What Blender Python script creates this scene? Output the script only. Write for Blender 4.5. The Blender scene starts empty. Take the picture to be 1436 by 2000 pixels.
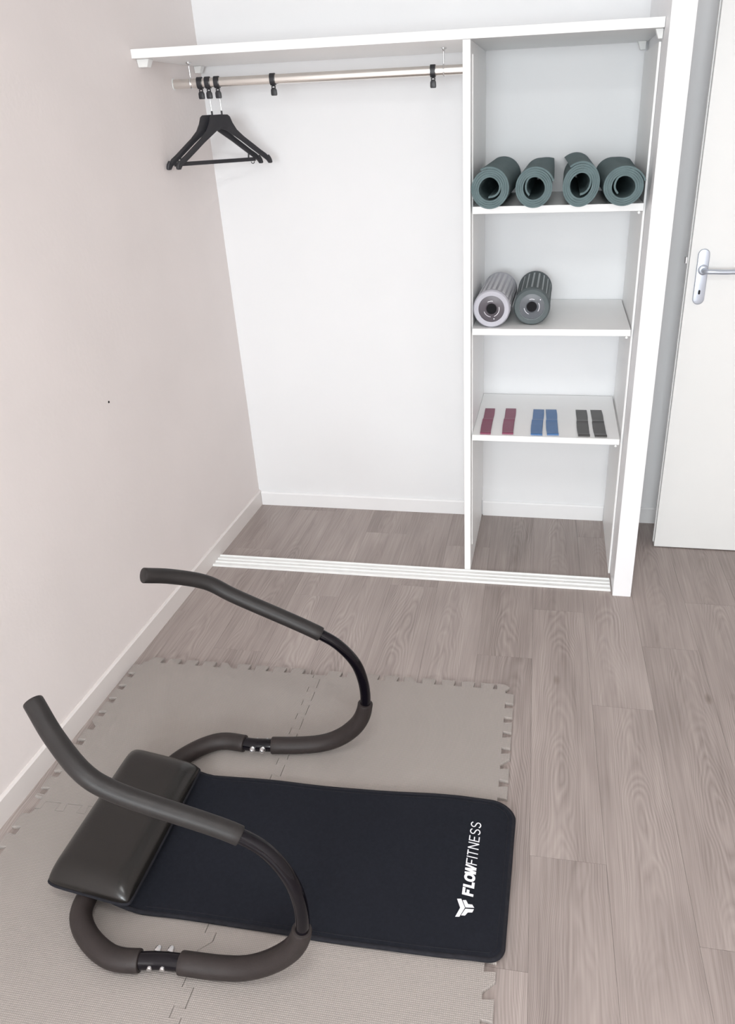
import bpy, bmesh, math, random
from mathutils import Matrix, Vector

S = bpy.context.scene
COL = S.collection
random.seed(7)
PI = math.pi

# ------------------------------------------------------------------ camera
cd = bpy.data.cameras.new('camera')
cam = bpy.data.objects.new('camera', cd); COL.objects.link(cam)
cd.sensor_fit = 'AUTO'; cd.sensor_width = 36.0
cd.lens = 1497.9 / 2000.0 * 36.0
cd.shift_x = -80.0 / 2000.0
cd.shift_y = 3.5 / 2000.0
cd.clip_start = 0.02
RT = Vector((0.98381334, 0.17536361, -0.03686356))
UP = Vector((-0.04799398, 0.45605864, 0.88865466))
FW = Vector((-0.17264964, 0.87250107, -0.45709297))
m = Matrix((RT, UP, -FW)).transposed().to_4x4()
m.translation = Vector((1.3237, -3.0858, 1.6))
cam.matrix_world = m
S.camera = cam

# ------------------------------------------------------------------ light
S.view_settings.view_transform = 'Standard'
S.view_settings.look = 'None'
S.view_settings.gamma = 1.0
S.view_settings.use_curve_mapping = False
S.view_settings.exposure = 0.0
S.cycles.use_denoising = True
S.cycles.max_bounces = 12
S.cycles.diffuse_bounces = 8
w = bpy.data.worlds.new('world'); S.world = w; w.use_nodes = True
bgn = w.node_tree.nodes['Background']
bgn.inputs[0].default_value = (0.80, 0.90, 1.0, 1)
bgn.inputs[1].default_value = 1.5


def area(name, loc, rot, sx, sy, power, color):
    l = bpy.data.lights.new(name, 'AREA'); l.shape = 'RECTANGLE'
    l.size = sx; l.size_y = sy; l.energy = power; l.color = color
    o = bpy.data.objects.new(name, l); COL.objects.link(o)
    o.location = loc; o.rotation_euler = rot
    return o


# daylight entering through the window in the wall behind the camera
area('window_daylight', (1.05, -6.12, 1.55), (PI / 2, 0, 0), 1.7, 1.30, 144, (0.905, 0.97, 1.0))
# added fill from above to even out the light, out of view
area('added_fill_light', (1.25, -2.9, 2.44), (0, 0, 0), 0.5, 0.5, 19, (0.96, 0.98, 0.98))

# ------------------------------------------------------------------ materials


def new_mat(name, base, rough=0.6, metal=0.0, spec=0.5):
    mt = bpy.data.materials.new(name); mt.use_nodes = True
    b = mt.node_tree.nodes['Principled BSDF']
    b.inputs['Base Color'].default_value = (*base, 1)
    b.inputs['Roughness'].default_value = rough
    b.inputs['Metallic'].default_value = metal
    b.inputs['Specular IOR Level'].default_value = spec
    return mt, mt.node_tree, b


def noisy(name, base, rough=0.6, var=0.06, scale=12, bump=0.0, bscale=300, metal=0.0, spec=0.5, detail=3, bdist=0.001):
    mt, nt, b = new_mat(name, base, rough, metal, spec)
    N, L = nt.nodes, nt.links
    tc = N.new('ShaderNodeTexCoord')
    n = N.new('ShaderNodeTexNoise'); n.inputs['Scale'].default_value = scale; n.inputs['Detail'].default_value = detail
    L.new(tc.outputs['Object'], n.inputs['Vector'])
    r = N.new('ShaderNodeValToRGB')
    r.color_ramp.elements[0].position = 0.3; r.color_ramp.elements[1].position = 0.7
    r.color_ramp.elements[0].color = (*[c * (1 - var) for c in base], 1)
    r.color_ramp.elements[1].color = (*[min(1, c * (1 + var)) for c in base], 1)
    L.new(n.outputs[0], r.inputs[0]); L.new(r.outputs[0], b.inputs['Base Color'])
    if bump:
        n2 = N.new('ShaderNodeTexNoise'); n2.inputs['Scale'].default_value = bscale; n2.inputs['Detail'].default_value = 2
        L.new(tc.outputs['Object'], n2.inputs['Vector'])
        bp = N.new('ShaderNodeBump'); bp.inputs['Strength'].default_value = bump; bp.inputs['Distance'].default_value = bdist
        L.new(n2.outputs[0], bp.inputs['Height']); L.new(bp.outputs[0], b.inputs['Normal'])
    return mt


def wood_mat():
    mt, nt, b = new_mat('grey_oak_vinyl', (0.4, 0.36, 0.34), 0.42, 0, 0.4)
    N, L = nt.nodes, nt.links
    tc = N.new('ShaderNodeTexCoord'); oi = N.new('ShaderNodeObjectInfo')
    off = N.new('ShaderNodeVectorMath'); off.operation = 'SCALE'
    cmb = N.new('ShaderNodeCombineXYZ')
    for k in range(3): L.new(oi.outputs['Random'], cmb.inputs[k])
    L.new(cmb.outputs[0], off.inputs[0]); off.inputs['Scale'].default_value = 37.0
    add = N.new('ShaderNodeVectorMath'); add.operation = 'ADD'
    L.new(tc.outputs['Object'], add.inputs[0]); L.new(off.outputs[0], add.inputs[1])
    # cathedral grain: nested arches centred on each plank, wobbled by noise
    mp = N.new('ShaderNodeMapping'); mp.inputs['Scale'].default_value = (9.0, 2.6, 1)
    L.new(add.outputs[0], mp.inputs[0])
    n1 = N.new('ShaderNodeTexNoise'); n1.inputs['Scale'].default_value = 1.0; n1.inputs['Detail'].default_value = 2.0
    n1.inputs['Roughness'].default_value = 0.5
    L.new(mp.outputs[0], n1.inputs['Vector'])
    sx = N.new('ShaderNodeSeparateXYZ'); L.new(tc.outputs['Object'], sx.inputs[0])

    def math2(op, a, b_):
        q = N.new('ShaderNodeMath'); q.operation = op
        for k, z in ((0, a), (1, b_)):
            if isinstance(z, float): q.inputs[k].default_value = z
            else: L.new(z, q.inputs[k])
        return q.outputs[0]
    xs_ = math2('ADD', sx.outputs['X'], math2('MULTIPLY', math2('SUBTRACT', oi.outputs['Random'], 0.5), 0.05))
    x2 = math2('MULTIPLY', xs_, xs_)
    q1 = math2('ADD', math2('MULTIPLY', sx.outputs['Y'], 10.0), math2('MULTIPLY', x2, 1500.0))
    q1 = math2('ADD', q1, math2('MULTIPLY', n1.outputs[0], 12.0))
    fr = N.new('ShaderNodeMath'); fr.operation = 'PINGPONG'; fr.inputs[1].default_value = 0.5
    L.new(q1, fr.inputs[0])
    # the arches show in patches only
    mp5 = N.new('ShaderNodeMapping'); mp5.inputs['Scale'].default_value = (5.0, 2.0, 1); mp5.inputs['Location'].default_value = (5, 3, 1)
    L.new(add.outputs[0], mp5.inputs[0])
    n5 = N.new('ShaderNodeTexNoise'); n5.inputs['Scale'].default_value = 1.0; n5.inputs['Detail'].default_value = 1.0
    L.new(mp5.outputs[0], n5.inputs['Vector'])
    mr = N.new('ShaderNodeMapRange'); mr.inputs[1].default_value = 0.38; mr.inputs[2].default_value = 0.62
    mr.inputs[3].default_value = 0.25; mr.inputs[4].default_value = 1.0
    L.new(n5.outputs[0], mr.inputs[0])
    ring = math2('MULTIPLY', math2('SUBTRACT', fr.outputs[0], 0.25), mr.outputs[0])
    # fine streaks
    mp2 = N.new('ShaderNodeMapping'); mp2.inputs['Scale'].default_value = (170.0, 4.0, 1)
    L.new(add.outputs[0], mp2.inputs[0])
    n2 = N.new('ShaderNodeTexNoise'); n2.inputs['Scale'].default_value = 1.0; n2.inputs['Detail'].default_value = 4
    L.new(mp2.outputs[0], n2.inputs['Vector'])
    # broad patches
    mp3 = N.new('ShaderNodeMapping'); mp3.inputs['Scale'].default_value = (9.0, 1.6, 1)
    L.new(add.outputs[0], mp3.inputs[0])
    n3 = N.new('ShaderNodeTexNoise'); n3.inputs['Scale'].default_value = 1.2; n3.inputs['Detail'].default_value = 3
    L.new(mp3.outputs[0], n3.inputs['Vector'])

    def madd(a, k, c):
        q = N.new('ShaderNodeMath'); q.operation = 'MULTIPLY_ADD'
        L.new(a, q.inputs[0]); q.inputs[1].default_value = k
        if isinstance(c, float): q.inputs[2].default_value = c
        else: L.new(c, q.inputs[2])
        return q.outputs[0]
    v = madd(ring, 0.34, 0.145)
    v = madd(n2.outputs[0], 0.40, v)
    v = madd(n3.outputs[0], 0.45, v)
    v = madd(oi.outputs['Random'], 0.12, v)
    v = madd(v, 1.0, -0.035)
    r = N.new('ShaderNodeValToRGB')
    e = r.color_ramp.elements
    e[0].position = 0.36; e[0].color = (0.195, 0.162, 0.150, 1)
    e[1].position = 0.82; e[1].color = (0.42, 0.365, 0.340, 1)
    x = e.new(0.56); x.color = (0.298, 0.252, 0.235, 1)
    L.new(v, r.inputs[0])
    # sparse dark knots
    mp4 = N.new('ShaderNodeMapping'); mp4.inputs['Scale'].default_value = (5.0, 2.2, 1)
    L.new(add.outputs[0], mp4.inputs[0])
    vo = N.new('ShaderNodeTexVoronoi'); vo.inputs['Scale'].default_value = 1.0
    L.new(mp4.outputs[0], vo.inputs['Vector'])
    kr = N.new('ShaderNodeValToRGB'); kr.color_ramp.elements[0].position = 0.02; kr.color_ramp.elements[1].position = 0.07
    kr.color_ramp.elements[0].color = (0.66, 0.63, 0.6, 1); kr.color_ramp.elements[1].color = (1, 1, 1, 1)
    L.new(vo.outputs['Distance'], kr.inputs[0])
    mx = N.new('ShaderNodeMix'); mx.data_type = 'RGBA'; mx.blend_type = 'MULTIPLY'; mx.inputs[0].default_value = 1
    L.new(r.outputs[0], mx.inputs[6]); L.new(kr.outputs[0], mx.inputs[7])
    L.new(mx.outputs[2], b.inputs['Base Color'])
    bp = N.new('ShaderNodeBump'); bp.inputs['Strength'].default_value = 0.12; bp.inputs['Distance'].default_value = 0.001
    L.new(n2.outputs[0], bp.inputs['Height']); L.new(bp.outputs[0], b.inputs['Normal'])
    return mt


def weave_mat(name, base, rough, pitch, strength, contrast):
    """basket-like embossed surface of the foam tiles"""
    mt, nt, b = new_mat(name, base, rough, 0, 0.35)
    N, L = nt.nodes, nt.links
    tc = N.new('ShaderNodeTexCoord')
    outs = []
    for ax in ('X', 'Y'):
        wv = N.new('ShaderNodeTexWave'); wv.wave_type = 'BANDS'; wv.bands_direction = ax
        wv.inputs['Scale'].default_value = 2 * PI / pitch / 20.0
        L.new(tc.outputs['Object'], wv.inputs['Vector']); outs.append(wv.outputs['Fac'])
    mu = N.new('ShaderNodeMath'); mu.operation = 'MULTIPLY'
    L.new(outs[0], mu.inputs[0]); L.new(outs[1], mu.inputs[1])
    r = N.new('ShaderNodeValToRGB')
    r.color_ramp.elements[0].color = (*[c * (1 - contrast) for c in base], 1)
    r.color_ramp.elements[1].color = (*[c * (1 + contrast) for c in base], 1)
    L.new(mu.outputs[0], r.inputs[0])
    n = N.new('ShaderNodeTexNoise'); n.inputs['Scale'].default_value = 3; L.new(tc.outputs['Object'], n.inputs['Vector'])
    r2 = N.new('ShaderNodeValToRGB'); r2.color_ramp.elements[0].color = (0.93, 0.93, 0.93, 1); r2.color_ramp.elements[1].color = (1.05, 1.04, 1.03, 1)
    L.new(n.outputs[0], r2.inputs[0])
    mx = N.new('ShaderNodeMix'); mx.data_type = 'RGBA'; mx.blend_type = 'MULTIPLY'; mx.inputs[0].default_value = 1
    L.new(r.outputs[0], mx.inputs[6]); L.new(r2.outputs[0], mx.inputs[7]); L.new(mx.outputs[2], b.inputs['Base Color'])
    bp = N.new('ShaderNodeBump'); bp.inputs['Strength'].default_value = strength; bp.inputs['Distance'].default_value = 0.0008
    L.new(mu.outputs[0], bp.inputs['Height']); L.new(bp.outputs[0], b.inputs['Normal'])
    return mt


M = {}
M['wall_pink'] = noisy('painted_wall_rose_grey', (0.765, 0.715, 0.70), 0.85, 0.02, 3, 0.25, 55, bdist=0.002)
M['wall_white'] = noisy('painted_wall_white', (0.80, 0.805, 0.815), 0.8, 0.01, 3, 0.12, 60, bdist=0.002)
M['ceiling'] = noisy('ceiling_paint', (0.85, 0.85, 0.84), 0.9, 0.01, 4)
M['trim'] = noisy('trim_paint', (0.71, 0.67, 0.65), 0.45, 0.015, 8)
M['trim_white'] = noisy('trim_paint_white', (0.84, 0.84, 0.845), 0.45, 0.01, 8)
M['board'] = noisy('white_melamine', (0.86, 0.86, 0.855), 0.4, 0.01, 6)
M['post'] = noisy('white_gloss_paint', (0.83, 0.83, 0.845), 0.4, 0.008, 6)
M['door'] = noisy('door_paint', (0.765, 0.77, 0.76), 0.4, 0.01, 4)
M['track'] = noisy('white_lacquered_metal', (0.88, 0.89, 0.88), 0.35, 0.02, 30)
M['wood'] = wood_mat()
M['subfloor'] = noisy('plank_joint', (0.17, 0.15, 0.135), 0.9, 0.1, 20)
M['tile'] = weave_mat('grey_eva_foam', (0.350, 0.318, 0.297), 0.75, 0.0042, 0.8, 0.17)
M['mat_fabric'] = noisy('black_mat_fabric', (0.0112, 0.0125, 0.0175), 0.95, 0.12, 140, 0.6, 500, spec=0.15)
M['binding'] = noisy('black_binding', (0.014, 0.014, 0.018), 0.85, 0.2, 80, 0.4, 600, spec=0.2)
M['leather'] = noisy('black_leatherette', (0.011, 0.0095, 0.0085), 0.27, 0.15, 20, 0.25, 260, spec=0.5)
M['grip'] = noisy('charcoal_foam_grip', (0.018, 0.0155, 0.015), 0.48, 0.08, 40, 0.2, 500, spec=0.35)
M['foam'] = noisy('brown_black_foam_sleeve', (0.023, 0.017, 0.016), 0.55, 0.10, 60, 0.35, 500, spec=0.35)
M['gloss_black'] = noisy('black_lacquered_steel', (0.004, 0.003, 0.005), 0.07, 0.1, 10, spec=0.28)
M['steel'] = noisy('zinc_plated_steel', (0.75, 0.75, 0.76), 0.25, 0.05, 30, metal=1.0)
M['chrome'] = noisy('brushed_nickel', (0.80, 0.77, 0.73), 0.24, 0.03, 20, metal=1.0)
M['alu'] = noisy('satin_aluminium', (0.52, 0.56, 0.63), 0.36, 0.03, 20, metal=0.75)
M['black_plastic'] = noisy('black_plastic', (0.020, 0.020, 0.024), 0.42, 0.1, 30)
M['clear'] = noisy('white_plastic', (0.80, 0.81, 0.80), 0.4, 0.02, 30)
M['yoga'] = noisy('teal_grey_mat_foam', (0.105, 0.150, 0.157), 0.8, 0.08, 40, 0.4, 400, spec=0.3)
M['roller_light'] = noisy('pale_grey_foam', (0.60, 0.61, 0.64), 0.7, 0.04, 30, 0.3, 300, spec=0.3)
M['roller_light_rim'] = noisy('pale_lilac_foam', (0.47, 0.47, 0.52), 0.7, 0.04, 30, 0.3, 300, spec=0.3)
M['roller_dark'] = noisy('slate_foam', (0.085, 0.105, 0.11), 0.7, 0.06, 30, 0.3, 300, spec=0.3)
M['roller_rim_dark'] = noisy('slate_foam_rim', (0.095, 0.115, 0.12), 0.6, 0.06, 30, 0.3, 300, spec=0.3)
M['roller_rib'] = noisy('pale_slate_foam', (0.44, 0.48, 0.49), 0.7, 0.06, 30, 0.3, 300, spec=0.3)
M['cap_purple'] = noisy('dark_grey_cap', (0.095, 0.085, 0.10), 0.4, 0.05, 30)
M['cap_grey'] = noisy('grey_cap', (0.115, 0.125, 0.14), 0.4, 0.05, 30)
M['hole'] = noisy('painted_hole_shade', (0.003, 0.003, 0.005), 0.9, 0.1, 30)  # near-black colour stands in for the shade inside holes
M['print'] = noisy('white_print', (0.78, 0.78, 0.82), 0.6, 0.02, 60)
M['band_red'] = noisy('plum_latex', (0.235, 0.055, 0.105), 0.42, 0.05, 40)
M['band_blue'] = noisy('blue_latex', (0.060, 0.155, 0.345), 0.42, 0.05, 40)
M['band_black'] = noisy('charcoal_latex', (0.060, 0.057, 0.055), 0.42, 0.05, 40)
M['glass'] = new_mat('window_glass', (0.9, 0.95, 0.95), 0.02)[0]
M['glass'].node_tree.nodes['Principled BSDF'].inputs['Transmission Weight'].default_value = 1.0
lamp, lnt, lb = new_mat('fill_lamp_diffuser', (0.9, 0.88, 0.85), 0.5)  # glowing panel of the added ceiling fill
lb.inputs['Emission Color'].default_value = (1, 0.95, 0.88, 1); lb.inputs['Emission Strength'].default_value = 2.0
M['lamp'] = lamp

# ------------------------------------------------------------------ helpers


def link(name, verts, faces, mat, parent=None, smooth=False, angle=40):
    me = bpy.data.meshes.new(name)
    ox = oy = oz = 0
    if parent is not None:
        p = parent
        while p is not None:
            ox += p.location.x; oy += p.location.y; oz += p.location.z; p = p.parent
    me.from_pydata([(v[0] - ox, v[1] - oy, v[2] - oz) for v in verts], [], faces)
    bm = bmesh.new(); bm.from_mesh(me)
    bmesh.ops.recalc_face_normals(bm, faces=bm.faces[:])
    bm.to_mesh(me); bm.free()
    me.materials.append(M[mat])
    if smooth:
        for f in me.polygons: f.use_smooth = True
        me.set_sharp_from_angle(angle=math.radians(angle))
    o = bpy.data.objects.new(name, me); COL.objects.link(o)
    if parent is not None: o.parent = parent
    return o


def merge(*parts):
    V, F = [], []
    for v, f in parts:
        k = len(V); V += list(v); F += [tuple(i + k for i in q) for q in f]
    return V, F


def box(x0, x1, y0, y1, z0, z1):
    v = [(x, y, z) for z in (z0, z1) for y in (y0, y1) for x in (x0, x1)]
    return v, [(0, 1, 3, 2), (4, 6, 7, 5), (0, 4, 5, 1), (2, 3, 7, 6), (0, 2, 6, 4), (1, 5, 7, 3)]


def bevelled(geo, w=0.001, seg=2):
    bm = bmesh.new()
    vs = [bm.verts.new(v) for v in geo[0]]
    for f in geo[1]: bm.faces.new([vs[i] for i in f])
    bmesh.ops.recalc_face_normals(bm, faces=bm.faces[:])
    es = [e for e in bm.edges if len(e.link_faces) == 2 and e.calc_face_angle(0) > 0.4]
    bmesh.ops.bevel(bm, geom=es, offset=w, segments=seg, profile=0.5, affect='EDGES')
    bm.verts.index_update()
    V = [tuple(v.co) for v in bm.verts]; F = [tuple(v.index for v in f.verts) for f in bm.faces]
    bm.free()
    return V, F


def prism(poly, z0, z1, axis='z'):
    n = len(poly)

    def P(a, b, c):
        return (a, b, c) if axis == 'z' else ((a, c, b) if axis == 'y' else (c, a, b))
    v = [P(a, b, z0) for a, b in poly] + [P(a, b, z1) for a, b in poly]
    return v, [tuple(range(n)), tuple(range(n, 2 * n))] + [(i, (i + 1) % n, n + (i + 1) % n, n + i) for i in range(n)]


def catmull(pts, sub=8):
    P = [Vector(p) for p in pts]
    P = [P[0] * 2 - P[1]] + P + [P[-1] * 2 - P[-2]]
    out = []
    for i in range(1, len(P) - 2):
        a, b, c, d = P[i - 1], P[i], P[i + 1], P[i + 2]
        # centripetal parametrisation
        t0 = 0; t1 = t0 + max(1e-6, (b - a).length) ** .5; t2 = t1 + max(1e-6, (c - b).length) ** .5; t3 = t2 + max(1e-6, (d - c).length) ** .5
        for k in range(sub):
            t = t1 + (t2 - t1) * k / sub
            A1 = a * ((t1 - t) / (t1 - t0)) + b * ((t - t0) / (t1 - t0))
            A2 = b * ((t2 - t) / (t2 - t1)) + c * ((t - t1) / (t2 - t1))
            A3 = c * ((t3 - t) / (t3 - t2)) + d * ((t - t2) / (t3 - t2))
            B1 = A1 * ((t2 - t) / (t2 - t0)) + A2 * ((t - t0) / (t2 - t0))
            B2 = A2 * ((t3 - t) / (t3 - t1)) + A3 * ((t - t1) / (t3 - t1))
            out.append(B1 * ((t2 - t) / (t2 - t1)) + B2 * ((t - t1) / (t2 - t1)))
    out.append(P[-2])
    return out


def tube(path, r, n=20, closed=False, caps=True, round_end=0.0):
    """sweep a circle along path; r number or list; round_end softens the rims"""
    P = [Vector(p) for p in path]
    R = list(r) if isinstance(r, (list, tuple)) else [r] * len(P)
    if round_end and not closed:
        d0 = (P[1] - P[0]).normalized(); d1 = (P[-1] - P[-2]).normalized()
        P = [P[0], P[0] + d0 * round_end * .3, P[0] + d0 * round_end] + P[1:-1] + [P[-1] - d1 * round_end, P[-1] - d1 * round_end * .3, P[-1]]
        R = [R[0] - round_end, R[0] - round_end * .3, R[0]] + R[1:-1] + [R[-1], R[-1] - round_end * .3, R[-1] - round_end]
    m = len(P); V, F = [], []
    T = []
    for i in range(m):
        a = P[i - 1] if (i > 0 or closed) else P[i]; b = P[(i + 1) % m] if (i < m - 1 or closed) else P[i]
        T.append((b - a).normalized())
    up = Vector((0, 0, 1)) if abs(T[0].z) < .9 else Vector((0, 1, 0))
    nrm = (up - T[0] * up.dot(T[0])).normalized()
    for i in range(m):
        nrm = (nrm - T[i] * nrm.dot(T[i])).normalized()
        bn = T[i].cross(nrm)
        for k in range(n):
            a = 2 * PI * k / n
            V.append(tuple(P[i] + (nrm * math.cos(a) + bn * math.sin(a)) * R[i]))
    for i in range(m if closed else m - 1):
        for k in range(n):
            F.append((i * n + k, i * n + (k + 1) % n, ((i + 1) % m) * n + (k + 1) % n, ((i + 1) % m) * n + k))
    if caps and not closed:
        F.append(tuple(range(n))); F.append(tuple(range((m - 1) * n, m * n)))
    return V, F


def lathe(profile, centre, axis, n=32, caps=True):
    """profile: list of (radius, height along axis); closed at both ends"""
    A = Vector(axis).normalized(); c = Vector(centre)
    u = A.orthogonal().normalized(); v = A.cross(u)
    V, F = [], []
    for r, h in profile:
        for k in range(n):
            a = 2 * PI * k / n
            V.append(tuple(c + A * h + (u * math.cos(a) + v * math.sin(a)) * r))
    for i in range(len(profile) - 1):
        for k in range(n):
            F.append((i * n + k, i * n + (k + 1) % n, (i + 1) * n + (k + 1) % n, (i + 1) * n + k))
    if caps:
        F.append(tuple(range(n))); F.append(tuple(range((len(profile) - 1) * n, len(profile) * n)))
    return V, F


def ribbon(pts, w, closed=False):
    """flat mitred stroke in 2D -> list of left/right points and quads"""
    n = len(pts); P = [Vector(p) for p in pts]; Lf, Rt = [], []
    for i in range(n):
        a = P[i - 1] if (i or closed) else None
        b = P[(i + 1) % n] if (i < n - 1 or closed) else None
        d1 = (P[i] - a).normalized() if a is not None else (b - P[i]).normalized()
        d2 = (b - P[i]).normalized() if b is not None else d1
        t = (d1 + d2)
        t = t.normalized() if t.length > 1e-6 else d1
        nn = Vector((-t.y, t.x)); k = min(2.0, 1 / max(.3, nn.dot(Vector((-d1.y, d1.x)))))
        Lf.append(P[i] + nn * w / 2 * k); Rt.append(P[i] - nn * w / 2 * k)
    V = Lf + Rt
    F = [(i, (i + 1) % n, n + (i + 1) % n, n + i) for i in range(n if closed else n - 1)]
    return V, F


def empty(name, loc, label, cat, group=None):
    o = bpy.data.objects.new(name, None); COL.objects.link(o)
    o.location = loc; o.empty_display_size = 0.05
    o['label'] = label; o['category'] = cat
    if group: o['group'] = group
    return o


def tag(o, label, cat, group=None):
    o['label'] = label; o['category'] = cat
    if group: o['group'] = group
    return o


def struct(o, label=None):
    o['kind'] = 'structure'
    if label: o['label'] = label
    return o


# ------------------------------------------------------------------ room shell
WA = 0.0182            # the left wall runs very slightly out of square


def lw(y): return WA * y


XR, YF, HC = 2.62, -6.20, 2.50
# floor: slab plus individual planks
floor = link('floor', *box(-0.25, XR + .1, YF - .1, 0.1, -0.10, -0.004), 'subfloor')
struct(floor, 'grey oak-look plank floor')


def clip(poly, f):
    """clip polygon to f(p) >= 0 (linear)"""
    out = []
    for i in range(len(poly)):
        a, b = poly[i], poly[(i + 1) % len(poly)]
        fa, fb = f(a), f(b)
        if fa >= 0: out.append(a)
        if (fa >= 0) != (fb >= 0):
            t = fa / (fa - fb); out.append((a[0] + (b[0] - a[0]) * t, a[1] + (b[1] - a[1]) * t))
    return out


PW, PL, SL = 0.1815, 1.057, -0.026
joint_y = {0: -1.787, 1: -1.223, 2: -0.908, 3: -0.623, 4: -1.50, -1: -1.02, -2: -0.30, -3: -0.629, -4: -1.28, -5: -0.74, -6: -1.1, -7: -0.42, 5: -0.2, 6: -1.1, 7: -.6, -8: -.9}
g = 0.00025
for k in range(-8, 8):
    xa = 1.311 + PW * k; jy = joint_y[k]
    for j in range(-3, 7):
        y1 = jy - PL * j; y0 = y1 - PL
        if y1 < YF or y0 > 0: continue
        poly = [(xa + g + SL * (y0 + 1), y0 + g), (xa + PW - g + SL * (y0 + 1), y0 + g), (xa + PW - g + SL * (y1 + 1), y1 - g), (xa + g + SL * (y1 + 1), y1 - g)]
        for f in (lambda p: p[0] - lw(p[1]) - .0005, lambda p: XR - .0005 - p[0], lambda p: -0.0005 - p[1], lambda p: p[1] - YF - .0005):
            if len(poly) > 2: poly = clip(poly, f)
        if len(poly) < 3: continue
        if max(p[0] for p in poly) - min(p[0] for p in poly) < .003: continue
        px_, py_ = xa + PW / 2 + SL * ((y0 + y1) / 2 + 1), (y0 + y1) / 2
        pk = link('plank', *prism([(a - px_, b - py_) for a, b in poly], -0.004, 0.0), 'wood', floor)
        pk.location = (px_, py_, 0)

# walls
wl = link('wall_left', *prism([(lw(0.1) - .1, .1), (lw(.1), .1), (lw(YF), YF), (lw(YF) - .1, YF)], -0.004, HC), 'wall_pink')
struct(wl, 'rose-grey painted plaster wall')
hx, hy, hz = lw(-1.015), -1.015, 0.855
link('screw_hole', *lathe([(0.001, 0), (0.0042, .0002), (0.0036, .0012), (0.001, .0016)], (hx - .0003, hy, hz), (1, 0, 0), 10), 'hole', wl)
wb = link('wall_back', *box(lw(0), XR + .1, 0.0, 0.1, -0.004, HC), 'wall_white')
struct(wb, 'white painted back wall of closet and room')
# short partition that ends the closet, its narrow front face toward the room
XP, XP2, YP = 1.5915, 1.657, -0.607
wp = link('wall_partition', *bevelled(box(XP, XP2, YP, -0.0004, -0.0002, HC), .0015), 'post')
struct(wp, 'narrow white end of the partition wall beside the closet')
wr = link('wall_right', *box(XR, XR + .1, YF, 0.0, -0.004, HC), 'wall_pink'); struct(wr)
WX0, WX1, WZ0, WZ1 = 0.2, 1.9, 0.90, 2.20
wf = link('wall_front', *merge(box(-.2, WX0, YF - .1, YF, 0, HC), box(WX1, XR + .1, YF - .1, YF, 0, HC),
                             box(WX0, WX1, YF - .1, YF, 0, WZ0), box(WX0, WX1, YF - .1, YF, WZ1, HC)), 'wall_pink'); struct(wf)
cl = link('ceiling', *box(-.25, XR + .1, YF - .1, 0.1, HC, HC + .1), 'ceiling'); struct(cl)
wd = link('window_1', *merge(box(WX0, WX0 + .05, YF - .07, YF - .01, WZ0, WZ1), box(WX1 - .05, WX1, YF - .07, YF - .01, WZ0, WZ1),
                           box(WX0 + .05, WX1 - .05, YF - .07, YF - .01, WZ0, WZ0 + .05), box(WX0 + .05, WX1 - .05, YF - .07, YF - .01, WZ1 - .05, WZ1),
                           box(1.02, 1.08, YF - .07, YF - .01, WZ0 + .05, WZ1 - .05)), 'trim_white'); struct(wd)
for a, b in ((WX0 + .05, 1.02), (1.08, WX1 - .05)):
    link('pane', *box(a, b, YF - .045, YF - .039, WZ0 + .05, WZ1 - .05), 'glass', wd)

# baseboards


def baseboard(name, a, b, inward, h, mat, th=.010):
    """a,b (x,y) on the wall face; inward unit normal; small bevel on top"""
    ax, ay = a; bx, by = b; nx, ny = inward
    prof = [(0.0006, 0.0), (th, 0.0), (th, h - .006), (th - .005, h), (0.0006, h)]
    V = [(ax + nx * p, ay + ny * p, z) for p, z in prof] + [(bx + nx * p, by + ny * p, z) for p, z in prof]
    n = 5
    F = [tuple(range(n)), tuple(range(n, 2 * n))] + [(i, (i + 1) % n, n + (i + 1) % n, n + i) for i in range(n)]
    return struct(link(name, V, F, mat))


baseboard('baseboard_left', (lw(-.0006), -.0006), (lw(YF), YF + .01), (1, 0), .073, 'trim')
baseboard('baseboard_back', (lw(0) + .0112, 0), (1.028, 0), (0, -1), .066, 'trim_white')
baseboard('baseboard_closet', (1.0565, 0), (1.5825, 0), (0, -1), .070, 'trim_white')
baseboard('baseboard_right', (XP2 + .001, 0), (XR, 0), (0, -1), .073, 'trim_white')

# ------------------------------------------------------------------ open door leaf on the right
DX, DF, DB = 1.7785, -0.220, -0.178
door = link('door_1', *bevelled(box(DX, XR - .012, DF, DF + .024, 0.004, 2.04), .0015), 'door')
struct(door, 'white flush room door standing open')
link('rebate', *bevelled(box(DX - .0035, XR - .012, DF + .0243, DB, 0.012, 2.03), .001), 'door', door)
# handle plate (rounded bar shape)
pc_x, z0, z1 = 1.822, 0.985, 1.172
hw = .0195


def stadium(cx, z0, z1, hw, n=10):
    pts = []
    for i in range(n + 1):
        a = PI * i / n; pts.append((cx + hw * math.cos(a), z1 - hw + hw * math.sin(a)))
    for i in range(n + 1):
        a = PI + PI * i / n; pts.append((cx + hw * math.cos(a), z0 + hw + hw * math.sin(a)))
    return pts


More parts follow.
